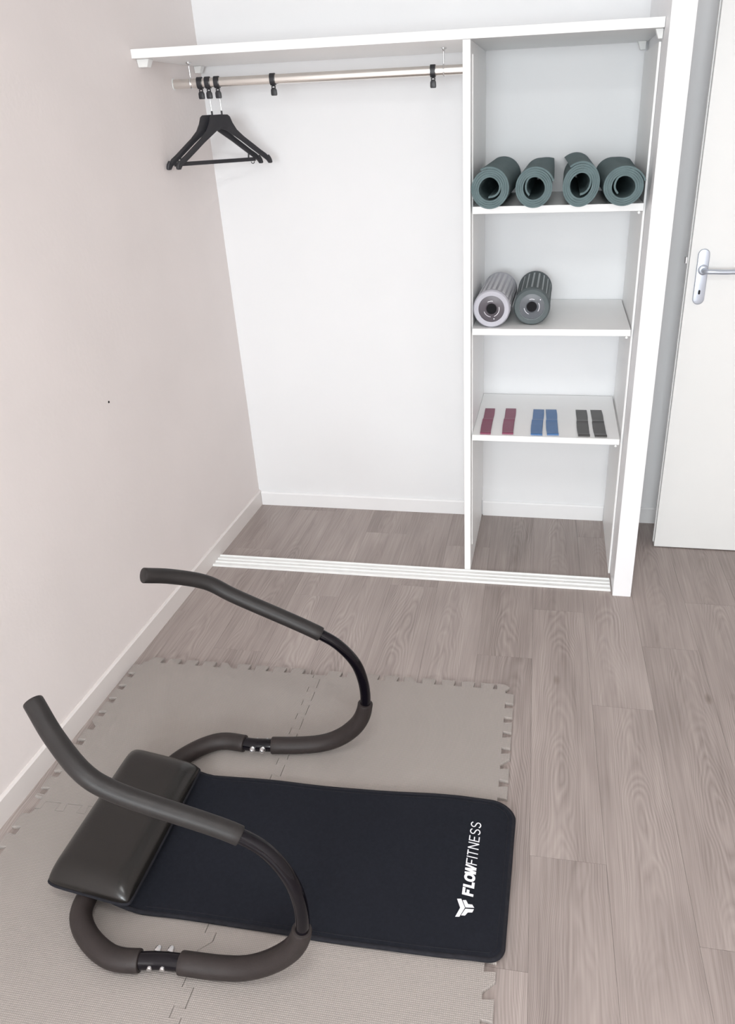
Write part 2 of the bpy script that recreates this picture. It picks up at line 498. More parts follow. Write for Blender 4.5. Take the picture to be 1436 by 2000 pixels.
hp = link('handle_plate', *bevelled(prism(stadium(pc_x, z0, z1, hw), DF - .008, DF - .0002, 'y'), .003, 3), 'alu', door, True)
hp['label'] = 'long satin metal plate with rounded ends'
kh = stadium(pc_x - .0005, 1.020, 1.0355, .0034, 6)
link('keyhole', *prism(kh, DF - .0086, DF - .0082, 'y'), 'hole', hp)
lz = 1.1035
link('collar', *lathe([(.0165, 0), (.0172, .004), (.0165, .009), (.012, .012), (.010, .0122)], (pc_x + .002, DF - .0082, lz), (0, -1, 0)), 'alu', hp, True)
lev = catmull([(pc_x + .002, DF - .016, lz), (pc_x + .002, DF - .034, lz), (pc_x + .010, DF - .047, lz), (pc_x + .028, DF - .051, lz), (pc_x + .075, DF - .051, lz - .001), (pc_x + .128, DF - .049, lz + .001)], 8)
lv = link('lever', *tube(lev, .0085, 18, round_end=.004), 'alu', door, True)
link('latch_bolt', *bevelled(prism([(DX - .0035, DF + .030), (DX - .0035, DF + .040), (DX - .012, DF + .040), (DX - .009, DF + .030)], 1.118, 1.140), .0008), 'steel', door)

# body of the added, unseen ceiling fill (gives soft light from above)
cla = empty('added_fill_lamp', (1.25, -2.9, HC), 'flat square white fill lamp added on the ceiling, out of view', 'lamp')
link('fill_lamp_housing', *bevelled(box(1.0, 1.5, -3.15, -2.65, HC - .045, HC - .001), .006), 'trim_white', cla)
link('fill_diffuser', *box(1.02, 1.48, -3.13, -2.67, HC - .050, HC - .0455), 'lamp', cla)

# ------------------------------------------------------------------ closet carcass and shelves
SH = 1.800
cs = empty('closet_shelving', (1.0400, -.25, 0), 'white built-in closet boards with long top shelf and three short shelves', 'shelving')
top = link('top_shelf', *bevelled(prism([(lw(-.002) + .0006, -.0015), (XP - .001, -.0015), (XP - .001, -.500), (lw(-.5) + .0006, -.500)], SH, SH + .0255), .001), 'board', cs)
link('divider_panel', *bevelled(box(1.0284, 1.0517, -.4945, -.0015, 0.0003, SH - .0004), .001), 'board', cs)
link('side_panel', *bevelled(box(1.0520, 1.0555, -.452, -.0125, .098, 1.765), .0006), 'board', cs)
link('side_panel', *bevelled(box(1.5835, XP - .0008, -.450, -.0125, 0.0005, 1.770), .001), 'board', cs)


def wedge(x0, x1, y0, y1, z1, h, flip):
    """small plastic support block, narrower at the bottom"""
    xa, xb = (x0, x1 - .012) if not flip else (x0 + .010, x1)
    V = [(x0, y0, z1), (x1, y0, z1), (x1, y1, z1), (x0, y1, z1), (xa, y0 + .006, z1 - h), (xb, y0 + .006, z1 - h), (xb, y1, z1 - h), (xa, y1, z1 - h)]
    F = [(0, 1, 2, 3), (4, 5, 6, 7), (0, 1, 5, 4), (1, 2, 6, 5), (2, 3, 7, 6), (3, 0, 4, 7)]
    return V, F


for a in ((lw(-.47) + .0008, .034, -.472, -.440, False), (lw(-.05) + .0008, .030, -.060, -.028, False)):
    link('shelf_support', *bevelled(wedge(a[0], a[1], a[2], a[3], SH - .0004, .022, a[4]), .001), 'clear', top)
for a in ((1.5685, XP - .001, -.476, -.452, True), (1.556, 1.5825, -.060, -.028, True)):
    link('shelf_support', *bevelled(wedge(a[0], a[1], a[2], a[3], SH - .0004, .024, a[4]), .001), 'clear', top)

Z1, Z2, Z3 = 1.346, 0.9585, 0.5725
for z, x1, t in ((Z1, 1.5815, .022), (Z2, 1.5790, .0215), (Z3, 1.5765, .0215)):
    s = link('shelf', *bevelled(box(1.0563, x1, -.4835, -.013, z - t, z), .001), 'board', cs)
    link('shelf_peg', *lathe([(.003, 0), (.0042, .002), (.0042, .009), (.002, .010)], (x1 - .012, -.475, z - t - .0043), (0, -1, 0), 12), 'clear', s, True)

# floor track for the sliding doors
tr = empty('sliding_door_track', (.79, -.537, 0), 'white metal floor track for sliding doors across the closet opening', 'track')
xl, xr = .0, XP - .004
link('base_plate', *bevelled(box(xl, xr, -.5795, -.4955, 0.0002, .0035), .0006), 'track', tr)
for y in (-.576, -.549, -.526, -.500):
    link('rail', *bevelled(box(xl + .002, xr - .002, y - .0035, y + .0035, .0037, .0095), .0012), 'track', tr)
for x in (.66, 1.42):
    link('screw', *lathe([(.004, 0), (.0036, .0012), (.001, .0016)], (x, -.5375, .0036), (0, 0, 1), 12), 'steel', tr, True)

# ------------------------------------------------------------------ clothes rail
RY, RZ = -.24, 1.737
rail = empty('clothes_rail', (.51, RY, RZ), 'polished oval metal clothes rail hanging under the long top shelf', 'rail')


def oval(cy, cz, hy, hz, n=24):
    return [(cy + hy * math.cos(2 * PI * i / n), cz + math.copysign(abs(math.sin(2 * PI * i / n)) ** .75, math.sin(2 * PI * i / n)) * hz) for i in range(n)]


link('rod', *prism(oval(RY, RZ, .0095, .0148, 32), lw(RY) + .004, 1.0278, 'x'), 'chrome', rail, True)
link('wall_socket', *prism(oval(RY, RZ, .0125, .018, 32), lw(RY) + .0008, lw(RY) + .0036, 'x'), 'clear', rail, True)
for x in (.062, .938):
    hb = link('rail_hanger', *merge(lathe([(.010, 0), (.010, -.002), (.0045, -.006), (.003, -.010)], (x, RY, SH - .0004), (0, 0, 1), 20),
                                  tube([(x, RY, SH - .006), (x, RY, RZ + .019)], .0024, 12)), 'steel', rail, True)
    lo = [(x, RY + a - RY, RZ + b - RZ) for a, b in oval(RY, RZ, .0112, .0166, 28)]
    link('collar', *tube(lo, .0021, 10, closed=True), 'steel', hb, True)

# black retaining rings on the rail
ring_x = [(.094, 'black plastic hanger ring nearest the left wall, no hanger on it'),
          (.1225, 'black plastic ring holding the rear hanger, second from left wall'),
          (.1555, 'black plastic ring holding the front hanger, third from left wall'),
          (.356, 'lone empty black ring on the rail right of the two hangers'),
          (.9025, 'empty black ring at the right end of the rail near the divider')]


def make_ring():
    r = empty('hanger_ring', (0, RY, RZ), '', 'hanger ring', 'black rings on the clothes rail')
    outer = oval(RY, RZ, .0145, .0185, 28); inner = oval(RY, RZ, .0104, .0156, 28)
    V, F = [], []
    n = 28; hwid = .0082
    for xx in (-hwid, hwid):
        V += [(xx, a, b) for a, b in outer]; V += [(xx, a, b) for a, b in inner]
    for i in range(n):
        j = (i + 1) % n
        F += [(i, j, 2 * n + j, 2 * n + i), (n + i, 3 * n + i, 3 * n + j, n + j), (i, n + i, n + j, j), (2 * n + i, 2 * n + j, 3 * n + j, 3 * n + i)]
    link('band', V, F, 'black_plastic', r, True)
    z = RZ - .0187
    nk = [(0, RY, z + .0005), (.0062, RY, z - .003), (.0055, RY, z - .007), (0, RY, z - .0085), (-.0055, RY, z - .007), (-.0062, RY, z - .003)]
    link('eyelet', *tube(nk, .0022, 10, closed=True), 'black_plastic', r, True)
    zc = z - .0075
    prof = [(-.0060, zc), (.0060, zc), (.0090, zc - .006), (.0094, zc - .018), (.0080, zc - .0225), (-.0080, zc - .0225), (-.0094, zc - .018), (-.0090, zc - .006)]
    link('socket_block', *bevelled(prism(prof, RY - .0065, RY + .0065, 'y'), .0012), 'black_plastic', r, True)
    return r


def copy_tree(o, parent=None):
    c = o.copy(); COL.objects.link(c); c.parent = parent
    for ch in list(o.children): copy_tree(ch, c)
    return c


proto = make_ring()
for i, (x, lab) in enumerate(ring_x):
    r = proto if i == 0 else copy_tree(proto)
    r.location.x = x; r['label'] = lab

# ------------------------------------------------------------------ hangers


def hanger(px, label, bar):
    """x of the pin; built flat in its own plane and turned about the pin"""
    zt = 1.6385
    h = empty('coat_hanger', (px, RY, zt), label, 'hanger', 'black coat hangers on the rail')
    kids = []

    def add(name, geo, mat, smooth=True, parent=h):
        # geometry given in local (u along hanger, v across, w up), base at zt
        V = [(px + a, RY + b, zt + c) for a, b, c in geo[0]]
        o = link(name, V, geo[1], mat, parent, smooth); kids.append(o); return o
    C = -.009
    L = .186
    body = []
    # outline of body and arms, half side
    half = [(0, .001), (.030, .000), (.038, -.006), (.046, -.026), (.060, -.048), (.085, -.070), (.120, -.095), (.150, -.117), (.170, -.130), (.182, -.143), (L + .002, -.160)]
    back = [(L - .008, -.164), (.170, -.153), (.158, -.144), (.136, -.129), (.106, -.108), (.074, -.085), (.046, -.067), (.020, -.050), (0, -.044)]
    poly = [(C + a, b) for a, b in half] + [(C + a, b) for a, b in back] + [(C - a, b) for a, b in back[::-1][1:]] + [(C - a, b) for a, b in half[::-1][:-1]]
    th = .0085 if bar else .0075
    add('body', bevelled(prism(poly, -th / 2, th / 2, 'y'), .0022, 2), 'black_plastic')
    for s in (-1, 1):
        add('shoulder_end', tube(catmull([(C + s * .176, 0, -.137), (C + s * .1845, 0, -.150), (C + s * .1875, 0, -.163)], 4), [.0065] * 9, 14, round_end=.003), 'black_plastic')
    add('pin', tube([(0, 0, .0), (0, 0, .012)], .0032, 12), 'black_plastic')
    add('steel_pin', tube([(0, 0, .0125), (0, 0, .0485)], .0016, 10), 'steel')
    if bar:
        add('trouser_bar', bevelled(merge(([(C - .162, -.003, -.154), (C + .162, -.003, -.154), (C + .162, -.003, -.141), (C - .162, -.003, -.141), (C - .162, .003, -.154), (C + .162, .003, -.154), (C + .162, .003, -.141), (C - .162, .003, -.141)],
                                           [(0, 1, 2, 3), (4, 5, 6, 7), (0, 1, 5, 4), (1, 2, 6, 5), (2, 3, 7, 6), (3, 0, 4, 7)])), .0012), 'black_plastic')
        for s in (-1, 1):
            add('brace', tube([(C + s * .138, 0, -.118), (C + s * .134, 0, -.141)], .003, 10), 'black_plastic')
            add('brace', tube([(C + s * .157, 0, -.128), (C + s * .157, 0, -.141)], .003, 10), 'black_plastic')
            lp = [(C + s * .150 + .007 * math.cos(a), 0, -.155 + .007 * math.sin(a)) for a in [PI + PI * i / 10 for i in range(11)]]
            add('hook_loop', tube(lp, .0014, 8), 'black_plastic')
    h.rotation_euler = (0, 0, math.radians(52))
    return h


hanger(.1225, 'rear black plastic hanger with a straight trouser bar', True)
hanger(.1585, 'front black plastic hanger without a trouser bar', False)

# ------------------------------------------------------------------ rolled yoga mats


def yoga_roll(cx, cz, rx, rz, y0, y1, ang0, turns, direction, label, tilt=0, lift=.012, rin=.55, xshift=0.0, chord=.28, lift_span=1.5, skew=0.0):
    """spiral ribbon; outer end at ang0; direction +1 ccw seen from the front"""
    o_label = label
    n = int(52 * turns); t = (1 - rin) / turns
    V, F = [], []; ND = 6
    gap = .94
    for i in range(n + 1):
        s = i / n                       # 0 inner .. 1 outer
        th = ang0 - direction * 2 * PI * turns * (1 - s)
        ro = rin + (1 - rin) * s
        wob = 0.010 * math.sin(3.1 * th + cx * 50) * (1 - s)
        turn_in = 2 * PI * turns * s    # angle travelled from inner end
        if turn_in < 1.9:
            ro -= chord * math.sin((1.9 - turn_in) / 1.9 * PI / 2) ** 1.0 * math.sin(min(1, turn_in / .5 + .55) * PI / 2) * .42
        rem = 2 * PI * turns * (1 - s)
        for d in range(ND):
            f = d / (ND - 1)
            k = 0.0
            if rem < lift_span: k = lift * (.15 + f ** 1.4) * ((1 - rem / lift_span) ** 1.6)
            th2 = th + (skew * f * (1 - rem / lift_span) if rem < lift_span else 0)
            sh = (1 - .62 * f * (1 - s))     # the coil closes up toward the back
            for rr in (ro * sh, ro * sh - t * gap * sh ** .3):
                a, b = math.cos(th2), math.sin(th2)
                x = (rr + wob) * a * rx; z = (rr + wob) * b * rz
                x += k * a; z += k * b
                ct, st = math.cos(tilt), math.sin(tilt)
                V.append((cx + x * ct - z * st + xshift * f, y0 + (y1 - y0) * f, cz + x * st + z * ct))
    W = ND * 2
    for i in range(n):
        a = i * W; b = a + W
        for d in range(ND - 1):
            p = d * 2
            F.append((a + p, b + p, b + p + 2, a + p + 2))          # outer skin
            F.append((a + p + 1, a + p + 3, b + p + 3, b + p + 1))  # inner skin
        F.append((a, a + 1, b + 1, b))
        e = W - 2
        F.append((a + e, b + e, b + e + 1, a + e + 1))
    for a in (0, n * W):
        for d in range(ND - 1):
            p = a + d * 2
            F.append((p, p + 2, p + 3, p + 1))
    zmin = min(v[2] for v in V)
    V = [(x, y, z - zmin + Z1 + .0003) for x, y, z in V]
    o = link('yoga_mat', V, F, 'yoga', None, True, 35)
    tag(o, o_label, 'yoga mat', 'rolled yoga mats on the highest inner shelf')
    return o


yoga_roll(1.117, 1.406, .0605, .0610, -.566, -.003, math.radians(118), 4.6, 1, 'rolled teal-grey yoga mat leaning on the left divider, leftmost of four', lift=.006, xshift=.012)
yoga_roll(1.251, 1.406, .0590, .0600, -.560, -.003, math.radians(18), 4.6, -1, 'second rolled yoga mat from the left, flap rising at upper right', lift=.013, lift_span=1.2, xshift=.0, skew=.5)
yoga_roll(1.387, 1.412, .0570, .0655, -.556, -.003, math.radians(140), 4.6, 1, 'third rolled yoga mat from the left, tall oval hole, flap at left', tilt=-.22, lift=.009, lift_span=1.2, xshift=-.002, skew=.15)
yoga_roll(1.513, 1.402, .0620, .0575, -.556, -.003, math.radians(15), 4.6, -1, 'rightmost rolled yoga mat with a wide flattened oval hole', lift=.015, lift_span=1.2, xshift=-.008, skew=.42)

# ------------------------------------------------------------------ massage foam rollers


def foam_roller(cx, yf, r, length, lean, mats, label, stripes, marks, ridge):
    body_m, rib_m, rim_m, cap_m = mats
    cz = Z2 + r + .0006
    e = empty('foam_roller', (cx, yf + length / 2, Z2), label, 'foam roller', 'massage rollers on the middle shelf')
    A = Vector((lean, 1, 0)).normalized()
    c0 = Vector((cx, yf, cz))
    # hollow body
    rb = r - ridge
    prof = [(r * .70, .012), (r * .70, .0), (r * .93, -.002), (r * .985, .003), (r, .008), (r, .022), (rb, .026), (rb, length - .026), (r, length - .022), (r, length - .006), (r * .95, length), (r * .70, length), (r * .70, length - .012)]
    b = link('sleeve', *lathe([(r * .3, .012)] + prof + [(r * .3, length - .012)], c0, A, 48), rim_m, e, True, 30)
    rs = .5 * (rb + r)
    u = Vector((0, 0, 1)); v = A.cross(u)
    ns = stripes
    for k in range(ns):
        a0 = 2 * PI * k / ns; wd_ = 2 * PI / ns * (.66 if rib_m else .56)
        V, F = [], []
        for yy in (.028, length - .028):
            for rr in (rb - .001, r - .0002):
                for q in range(4):
                    a = a0 + wd_ * q / 3
                    V.append(tuple(c0 + A * yy + (u * math.cos(a) + v * math.sin(a)) * rr))
        F = [(0, 1, 5, 4), (1, 2, 6, 5), (2, 3, 7, 6), (8, 12, 13, 9), (9, 13, 14, 10), (10, 14, 15, 11)]
        for q in range(3): F.append((4 + q, 5 + q, 13 + q, 12 + q))
        for q in range(3): F.append((0 + q, 8 + q, 9 + q, 1 + q))
        F += [(0, 4, 12, 8), (3, 11, 15, 7)]
        link('rib', V, F, body_m if k % 2 == 0 or rib_m is None else body_m, e)
    if rib_m:
        for h0, h1 in ((-.0026, .0275), (length - .0275, length + .0006)):
            prof2 = [(r * .705, h0 + .001), (r * .93, h0), (r * .985, h0 + .0045), (r + .0005, h0 + .009), (r + .0005, h1 - .002), (rb - .0005, h1)] if h0 < 0 else \
                    [(rb - .0005, h0), (r + .0005, h0 + .002), (r + .0005, h1 - .006), (r * .95, h1), (r * .705, h1)]
            link('end_rim', *lathe(prof2, c0, A, 48, False), rib_m, e, True, 30)
    cap = link('end_cap', *lathe([(r * .28, .006), (r * .28, .001), (r * .32, -.0015), (r * .40, .001), (r * .69, .0035), (r * .695, .009), (r * .3, .010)], c0, A, 40), cap_m, e, True, 30)
    link('core_hole_shade', *lathe([(r * .05, .0035), (r * .275, .0030), (r * .275, .0034), (r * .05, .0040)], c0, A, 24), 'hole', cap)  # flat black disc painted as the shade inside the hollow core
    # printed arcs and dot on the cap
    R = r * .42

    def arc(a0, a1, w_):
        V, F = [], []; n = 10
        for q in range(n + 1):
            a = a0 + (a1 - a0) * q / n
            for rr in (R - w_, R + w_):
                hh = .001 + (rr - r * .40) / (r * .29) * .0025 - .0008
                V.append(tuple(c0 + A * hh + (v * -math.cos(a) + u * math.sin(a)) * rr))
        for q in range(n): F.append((2 * q, 2 * q + 1, 2 * q + 3, 2 * q + 2))
        return V, F
    parts = [arc(math.radians(a), math.radians(b_), .0009) for a, b_ in marks[0]]
    ang, rd = marks[1]
    cc = c0 + A * .0016 + (v * -math.cos(math.radians(ang)) + u * math.sin(math.radians(ang))) * r * rd
    dot = ([tuple(cc + (v * math.cos(k * PI / 5) + u * math.sin(k * PI / 5)) * .0020) for k in range(10)], [tuple(range(10))])
    for pm in parts + [dot]:
        link('printed_mark', *pm, 'print', cap)
    return e


foam_roller(1.1195, -.468, .0625, .34, .020, ('roller_light', None, 'roller_light_rim', 'cap_purple'),
            'pale grey ribbed foam roller against the left side of the middle shelf', 22,
            ([(60, 100), (165, 250), (275, 340)], (255, .55)), .0022)
foam_roller(1.2525, -.428, .0612, .33, .006, ('roller_dark', 'roller_rim_dark', 'roller_rib', 'cap_grey'),
            'dark slate foam roller with lighter grooves on the middle shelf', 20,
            ([(70, 110), (150, 215), (290, 350)], (140, .60)), .0016)

# ------------------------------------------------------------------ loop bands on the lowest shelf


def band(xa, xb, ya, yb, wdt, mat, label, grp):
    """flattened loop lying on the shelf; (xa,ya) far centre, (xb,yb) near centre, crease in the middle"""
    z = Z3 + .0004
    d = Vector((xb - xa, yb - ya)); Ln = d.length; d.normalize(); nrm = Vector((-d.y, d.x))
    N = 40
    path = []

    def height(s):      # 0..1 along
        return .0035 * math.exp(-((s - .47) / .035) ** 2) + .0016 * (1 if s > .5 else 0) + .0022 * math.exp(-((s - .97) / .03) ** 2)
    top = [(s, .0022 + height(s)) for s in [i / N for i in range(N + 1)]]
    bot = [(1 - i / N, .0) for i in range(N + 1)]
    # solid flattened loop profile with rounded ends
    prof = top + [(1.004, .0016), (1.004, .0006)] + bot + [(-.004, .0006), (-.004, .0016)]
    V = []
    for side in (-1, 1):
        for s, h in prof:
            c = Vector((xa, ya)) + d * (Ln * s) + nrm * (side * wdt / 2 * (1 + .03 * math.exp(-((s - .5) / .05) ** 2))) + nrm * (.0015 * math.sin(s * 7))
            V.append((c.x, c.y, z + h))
    n = len(prof)
    F = [tuple(range(n)), tuple(range(n, 2 * n))] + [(i, (i + 1) % n, n + (i + 1) % n, n + i) for i in range(n)]
    return tag(link('resistance_band', V, F, mat, None, True, 60), label, 'resistance band', grp)


G = 'loop bands laid out on the lowest shelf'
band(1.099, 1.103, -.200, -.476, .038, 'band_red', 'plum red resistance loop band at the far left of the lowest shelf', G)
band(1.180, 1.183, -.195, -.470, .040, 'band_red', 'second plum red resistance loop band, just left of the blue pair', G)
band(1.288, 1.286, -.198, -.471, .041, 'band_blue', 'left blue resistance loop band of the blue pair', G)
band(1.335, 1.344, -.196, -.466, .041, 'band_blue', 'right blue resistance loop band of the blue pair', G)
band(1.4495, 1.4535, -.192, -.470, .041, 'band_black', 'left charcoal black resistance loop band of the black pair', G)
band(1.5055, 1.512, -.189, -.470, .042, 'band_black', 'rightmost charcoal black resistance loop band on the lowest shelf', G)

# ------------------------------------------------------------------ interlocking foam floor tiles
TP = .62
HD = .0125            # half depth of the teeth
ROT = .0125
TC = (1.25, -1.185)
TZ = .010


def tooth_wave(L):
    """offset polyline along an edge of length L: (s, side) with side +-1; special slanted tooth in the middle"""
    per = .062
    pts = []
    # notch centres measured from the tile edge
    cs_ = [.0845, .1465, .2085, .2720, .3930, .4550, .5170, .5790]
    cs_ = [c - .0 for c in cs_]
    # start at corner
    pts.append((0.0, 1)); pts.append((.030, 1)); pts.append((.032, -1)); pts.append((.043, -1)); pts.append((.041, 1)) if False else None
    pts = [(0.0, -1), (.0285, -1), (.0315, 1)]
    for c in cs_:
        if c > .36 and pts[-1][0] < .34:
            pts += [(.3020, 1), (.3260, -1), (.3420, -1), (.3380, 1)]
        pts += [(c - .0090, 1), (c - .0122, -1), (c + .0122, -1), (c + .0090, 1)]
    pts = [p for p in pts if p[0] < L - .02]
    pts.append((L - .0265, 1)); pts.append((L - .0235, -1)); pts.append((L, -1))
    return pts


def edge_v(xm, y_top, y_bot, toward):
    """vertical tile boundary at xm, walked from top to bottom; toward=+1 teeth(+1) point to +x"""
    L = y_top - y_bot
    return [(xm + toward * sd * HD, y_top - s) for s, sd in tooth_wave(L)]


def edge_h(ym, x0, x1, toward):
    L = x1 - x0
    return [(x0 + s, ym + toward * sd * HD) for s, sd in tooth_wave(L)]


gx = [TC[0] - 2 * TP, TC[0] - TP, TC[0]]
gy = [TC[1], TC[1] - TP - .005, TC[1] - 2 * TP - .01]


def trim_path(a, b):
    return a


def rot2(p):
    dx, dy = p[0] - TC[0], p[1] - TC[1]
    return (TC[0] + dx * math.cos(ROT) - dy * math.sin(ROT), TC[1] + dx * math.sin(ROT) + dy * math.cos(ROT))


labels = {(0, 0): 'grey foam puzzle tile at the far left, against the wall', (1, 0): 'grey foam puzzle tile at the far right, beyond the black mat',
          (0, 1): 'grey foam puzzle tile at the near left, under the headrest', (1, 1): 'grey foam puzzle tile at the near right, below the printed mat'}
GAP = .00045
for ci in (0, 1):
    for ri in (0, 1):
        x0, x1 = gx[ci], gx[ci + 1]; y1, y0 = gy[ri], gy[ri + 1]
        # clockwise: top edge left->right, right edge top->bottom, bottom right->left, left bottom->top
        t = edge_h(y1, x0, x1, 1); r = edge_v(x1, y1, y0, 1); b = edge_h(y0, x0, x1, 1)[::-1]; l = edge_v(x0, y1, y0, 1)[::-1]
        if ri == 1: pass
        # outward teeth on the outer border of the left column
        if ci == 0: l = edge_v(x0, y1, y0, -1)[::-1]

        def fix(e, ax, lo, hi):
            return [p for p in e if lo + HD * .9 < p[ax] < hi - HD * .9]
        t = fix(t, 0, x0, x1); b = fix(b, 0, x0, x1); r = fix(r, 1, y0, y1); l = fix(l, 1, y0, y1)
        cxs = (x0 - HD if False else x0, x1)
        cTL = (x0 + (HD if ci == 0 else -HD), y1 - HD); cTR = (x1 - HD, y1 - HD); cBR = (x1 - HD, y0 - HD); cBL = (x0 + (HD if ci == 0 else -HD), y0 - HD)
        poly = [cTL] + t + [cTR] + r + [cBR] + b + [cBL] + l
        # outermost right corner keeps a small hook
        if ci == 1 and ri == 0:
            k = poly.index(cTR)
            poly[k:k + 1] = [(x1 - .041, y1 - HD), (x1 - .043, y1 + HD), (x1 - .018, y1 + HD), (x1 - .002, y1 + .001), (x1 - HD - .002, y1 - .017)]
            poly = [p for i_, p in enumerate(poly) if not (k - 4 <= i_ < k and p[0] > x1 - .0431)]
        poly = [rot2(p) for p in poly]
        # shrink a hair so neighbours do not touch
        c = (sum(p[0] for p in poly) / len(poly), sum(p[1] for p in poly) / len(poly))
        poly = [(p[0] + (c[0] - p[0]) * GAP / .31, p[1] + (c[1] - p[1]) * GAP / .31) for p in poly]
        n = len(poly)
        V = [(a, b_, .0004) for a, b_ in poly] + [(a, b_, TZ - .0012) for a, b_ in poly]
        # bevelled rim through inward offset
        inn = []
        for i in range(n):
            p0, p1, p2 = Vector(poly[i - 1]), Vector(poly[i]), Vector(poly[(i + 1) % n])
            d1 = (p1 - p0).normalized(); d2 = (p2 - p1).normalized(); tt = (d1 + d2)
            tt = tt.normalized() if tt.length > 1e-4 else d1
            nn = Vector((tt.y, -tt.x)); kk = min(1.8, 1 / max(.4, nn.dot(Vector((d1.y, -d1.x)))))
            inn.append(p1 + nn * .0009 * kk)
        V += [(p.x, p.y, TZ) for p in inn]
        F = [tuple(range(n)), tuple(range(2 * n, 3 * n))]
        for i in range(n):
            j = (i + 1) % n
            F += [(i, j, n + j, n + i), (n + i, n + j, 2 * n + j, 2 * n + i)]
        tag(link('foam_tile', V, F, 'tile'), labels[(ci, ri)], 'foam tile', 'interlocking grey foam floor tiles')

# ------------------------------------------------------------------ abdominal trainer
ab = empty('ab_trainer', (.60, -1.87, TZ), 'black ab trainer with two curved foam arms, headrest and printed exercise mat', 'ab trainer')
far = [(0.391, -1.667, 0.656), (0.434, -1.617, 0.625), (0.501, -1.571, 0.583), (0.559, -1.56, 0.543), (0.778, -1.55, 0.434), (0.823, -1.543, 0.396), (0.864, -1.53, 0.319), (0.874, -1.525, 0.197), (0.846, -1.529, 0.121), (0.757, -1.533, 0.049), (0.561, -1.562, 0.039), (0.441, -1.568, 0.041), (0.356, -1.654, 0.040)]
near = [(0.394, -2.11, 0.652), (0.455, -2.152, 0.606), (0.526, -2.188, 0.563), (0.571, -2.191, 0.534), (0.798, -2.168, 0.425), (0.85, -2.168, 0.385), (0.892, -2.174, 0.309), (0.896, -2.178, 0.191), (0.862, -2.179, 0.116), (0.761, -2.185, 0.045), (0.581, -2.192, 0.0365), (0.459, -2.201, 0.037), (0.35, -2.129, 0.043)]
FR, GR, TR = .0240, .0188, .0142
SUB = 10
full = far + [(.338, -1.76, .040), (.338, -1.89, .040), (.336, -2.02, .041)] + near[::-1]
path = catmull(full, SUB)


def idx(i): return i * SUB


nf = len(far)
tot = len(path) - 1


def near_idx(i): return tot - i * SUB


def seg(a, b):
    return path[a:b + 1]


def xcut(pts, lo, hi):
    return [p for p in pts if lo <= p.x <= hi]


# bare lacquered tube
link('frame_tube', *tube([p for p in path[2:-2]], TR, 16), 'gloss_black', ab, True)
# upper foam grips
for rng in (seg(0, idx(4)), seg(near_idx(4), tot)):
    link('foam_grip', *tube(rng, GR, 24, round_end=.0025), 'grip', ab, True)
# foam sleeve round the lower part of each arc, from the tube to the clamp
gap_far, gap_near = (.532, .597), (.538, .602)
A1 = [p for p in seg(idx(7), idx(10) + SUB) if not (p.x < gap_far[1] and p.z < .06)]
A2 = [p for p in seg(near_idx(11), near_idx(7)) if not (p.x < gap_near[1] and p.z < .06)]
for rng in (A1, A2):
    k = 0
    rr = [FR] * len(rng)
    for i in range(len(rng)):
        z = rng[i].z
        if z > .1: rr[i] = FR - .0035 * min(1, (z - .1) / .09)
    link('foam_sleeve', *tube(rng, rr, 24, round_end=.003), 'foam', ab, True)
# rear foam: clamp - corner - under the headrest - corner - clamp
mid = path[idx(10) - 6: near_idx(10) + 7]
mid = [p for p in mid if not ((p.y > -1.7 and p.x > gap_far[0]) or (p.y < -2.0 and p.x > gap_near[0]))]
link('foam_sleeve', *tube(mid, FR, 24, round_end=.003), 'foam', ab, True)
# clamps with bolts
for sgn, (g0, g1), yy, zz in ((1, gap_far, -1.5595, .0388), (-1, gap_near, -2.1915, .0362)):
    pts = [p for p in (seg(idx(9), idx(11)) if sgn > 0 else seg(near_idx(11), near_idx(9))) if g0 - .02 <= p.x <= g1 + .02]
    ctr = sorted([(p.x, p.y, p.z) for p in pts])
    cl_ = link('clamp', *tube(ctr, .0183, 20), 'gloss_black', ab, True)
    for q in (g0 + .019, g1 - .017):
        # centre line at this x
        c = min(ctr, key=lambda p: abs(p[0] - q))
        for s2 in (-1, 1):
            b0 = Vector((q, c[1] + s2 * .0176, c[2] + .002))
            if s2 == -sgn:      # domed nut on the inner side
                link('nut', *lathe([(.0085, -.001), (.0085, .003), (.0078, .0035), (.0076, .008), (.0055, .0125), (.0018, .0142)], b0, (0, s2, .08), 18), 'steel', ab, True)
            else:
                link('bolt', *lathe([(.0056, -.001), (.0056, .002), (.0044, .0042), (.0015, .005)], b0, (0, s2, .05), 16), 'steel', ab, True)

# headrest cushion
FL, FRc, NR, NL = Vector((.241, -1.668)), Vector((.449, -1.690)), Vector((.456, -2.103)), Vector((.244, -2.085))


def cush(u, v):
    a = FL.lerp(FRc, u); b = NL.lerp(NR, u); p = a.lerp(b, v)
    return p


V, F = [], []
NU, NV = 26, 40
zl = lambda u: .074 - .012 * u


def quarter(a, c):
    a = abs(a)
    return 1.0 if a < c else math.sqrt(max(0.0, 1 - ((a - c) / (1 - c)) ** 2))


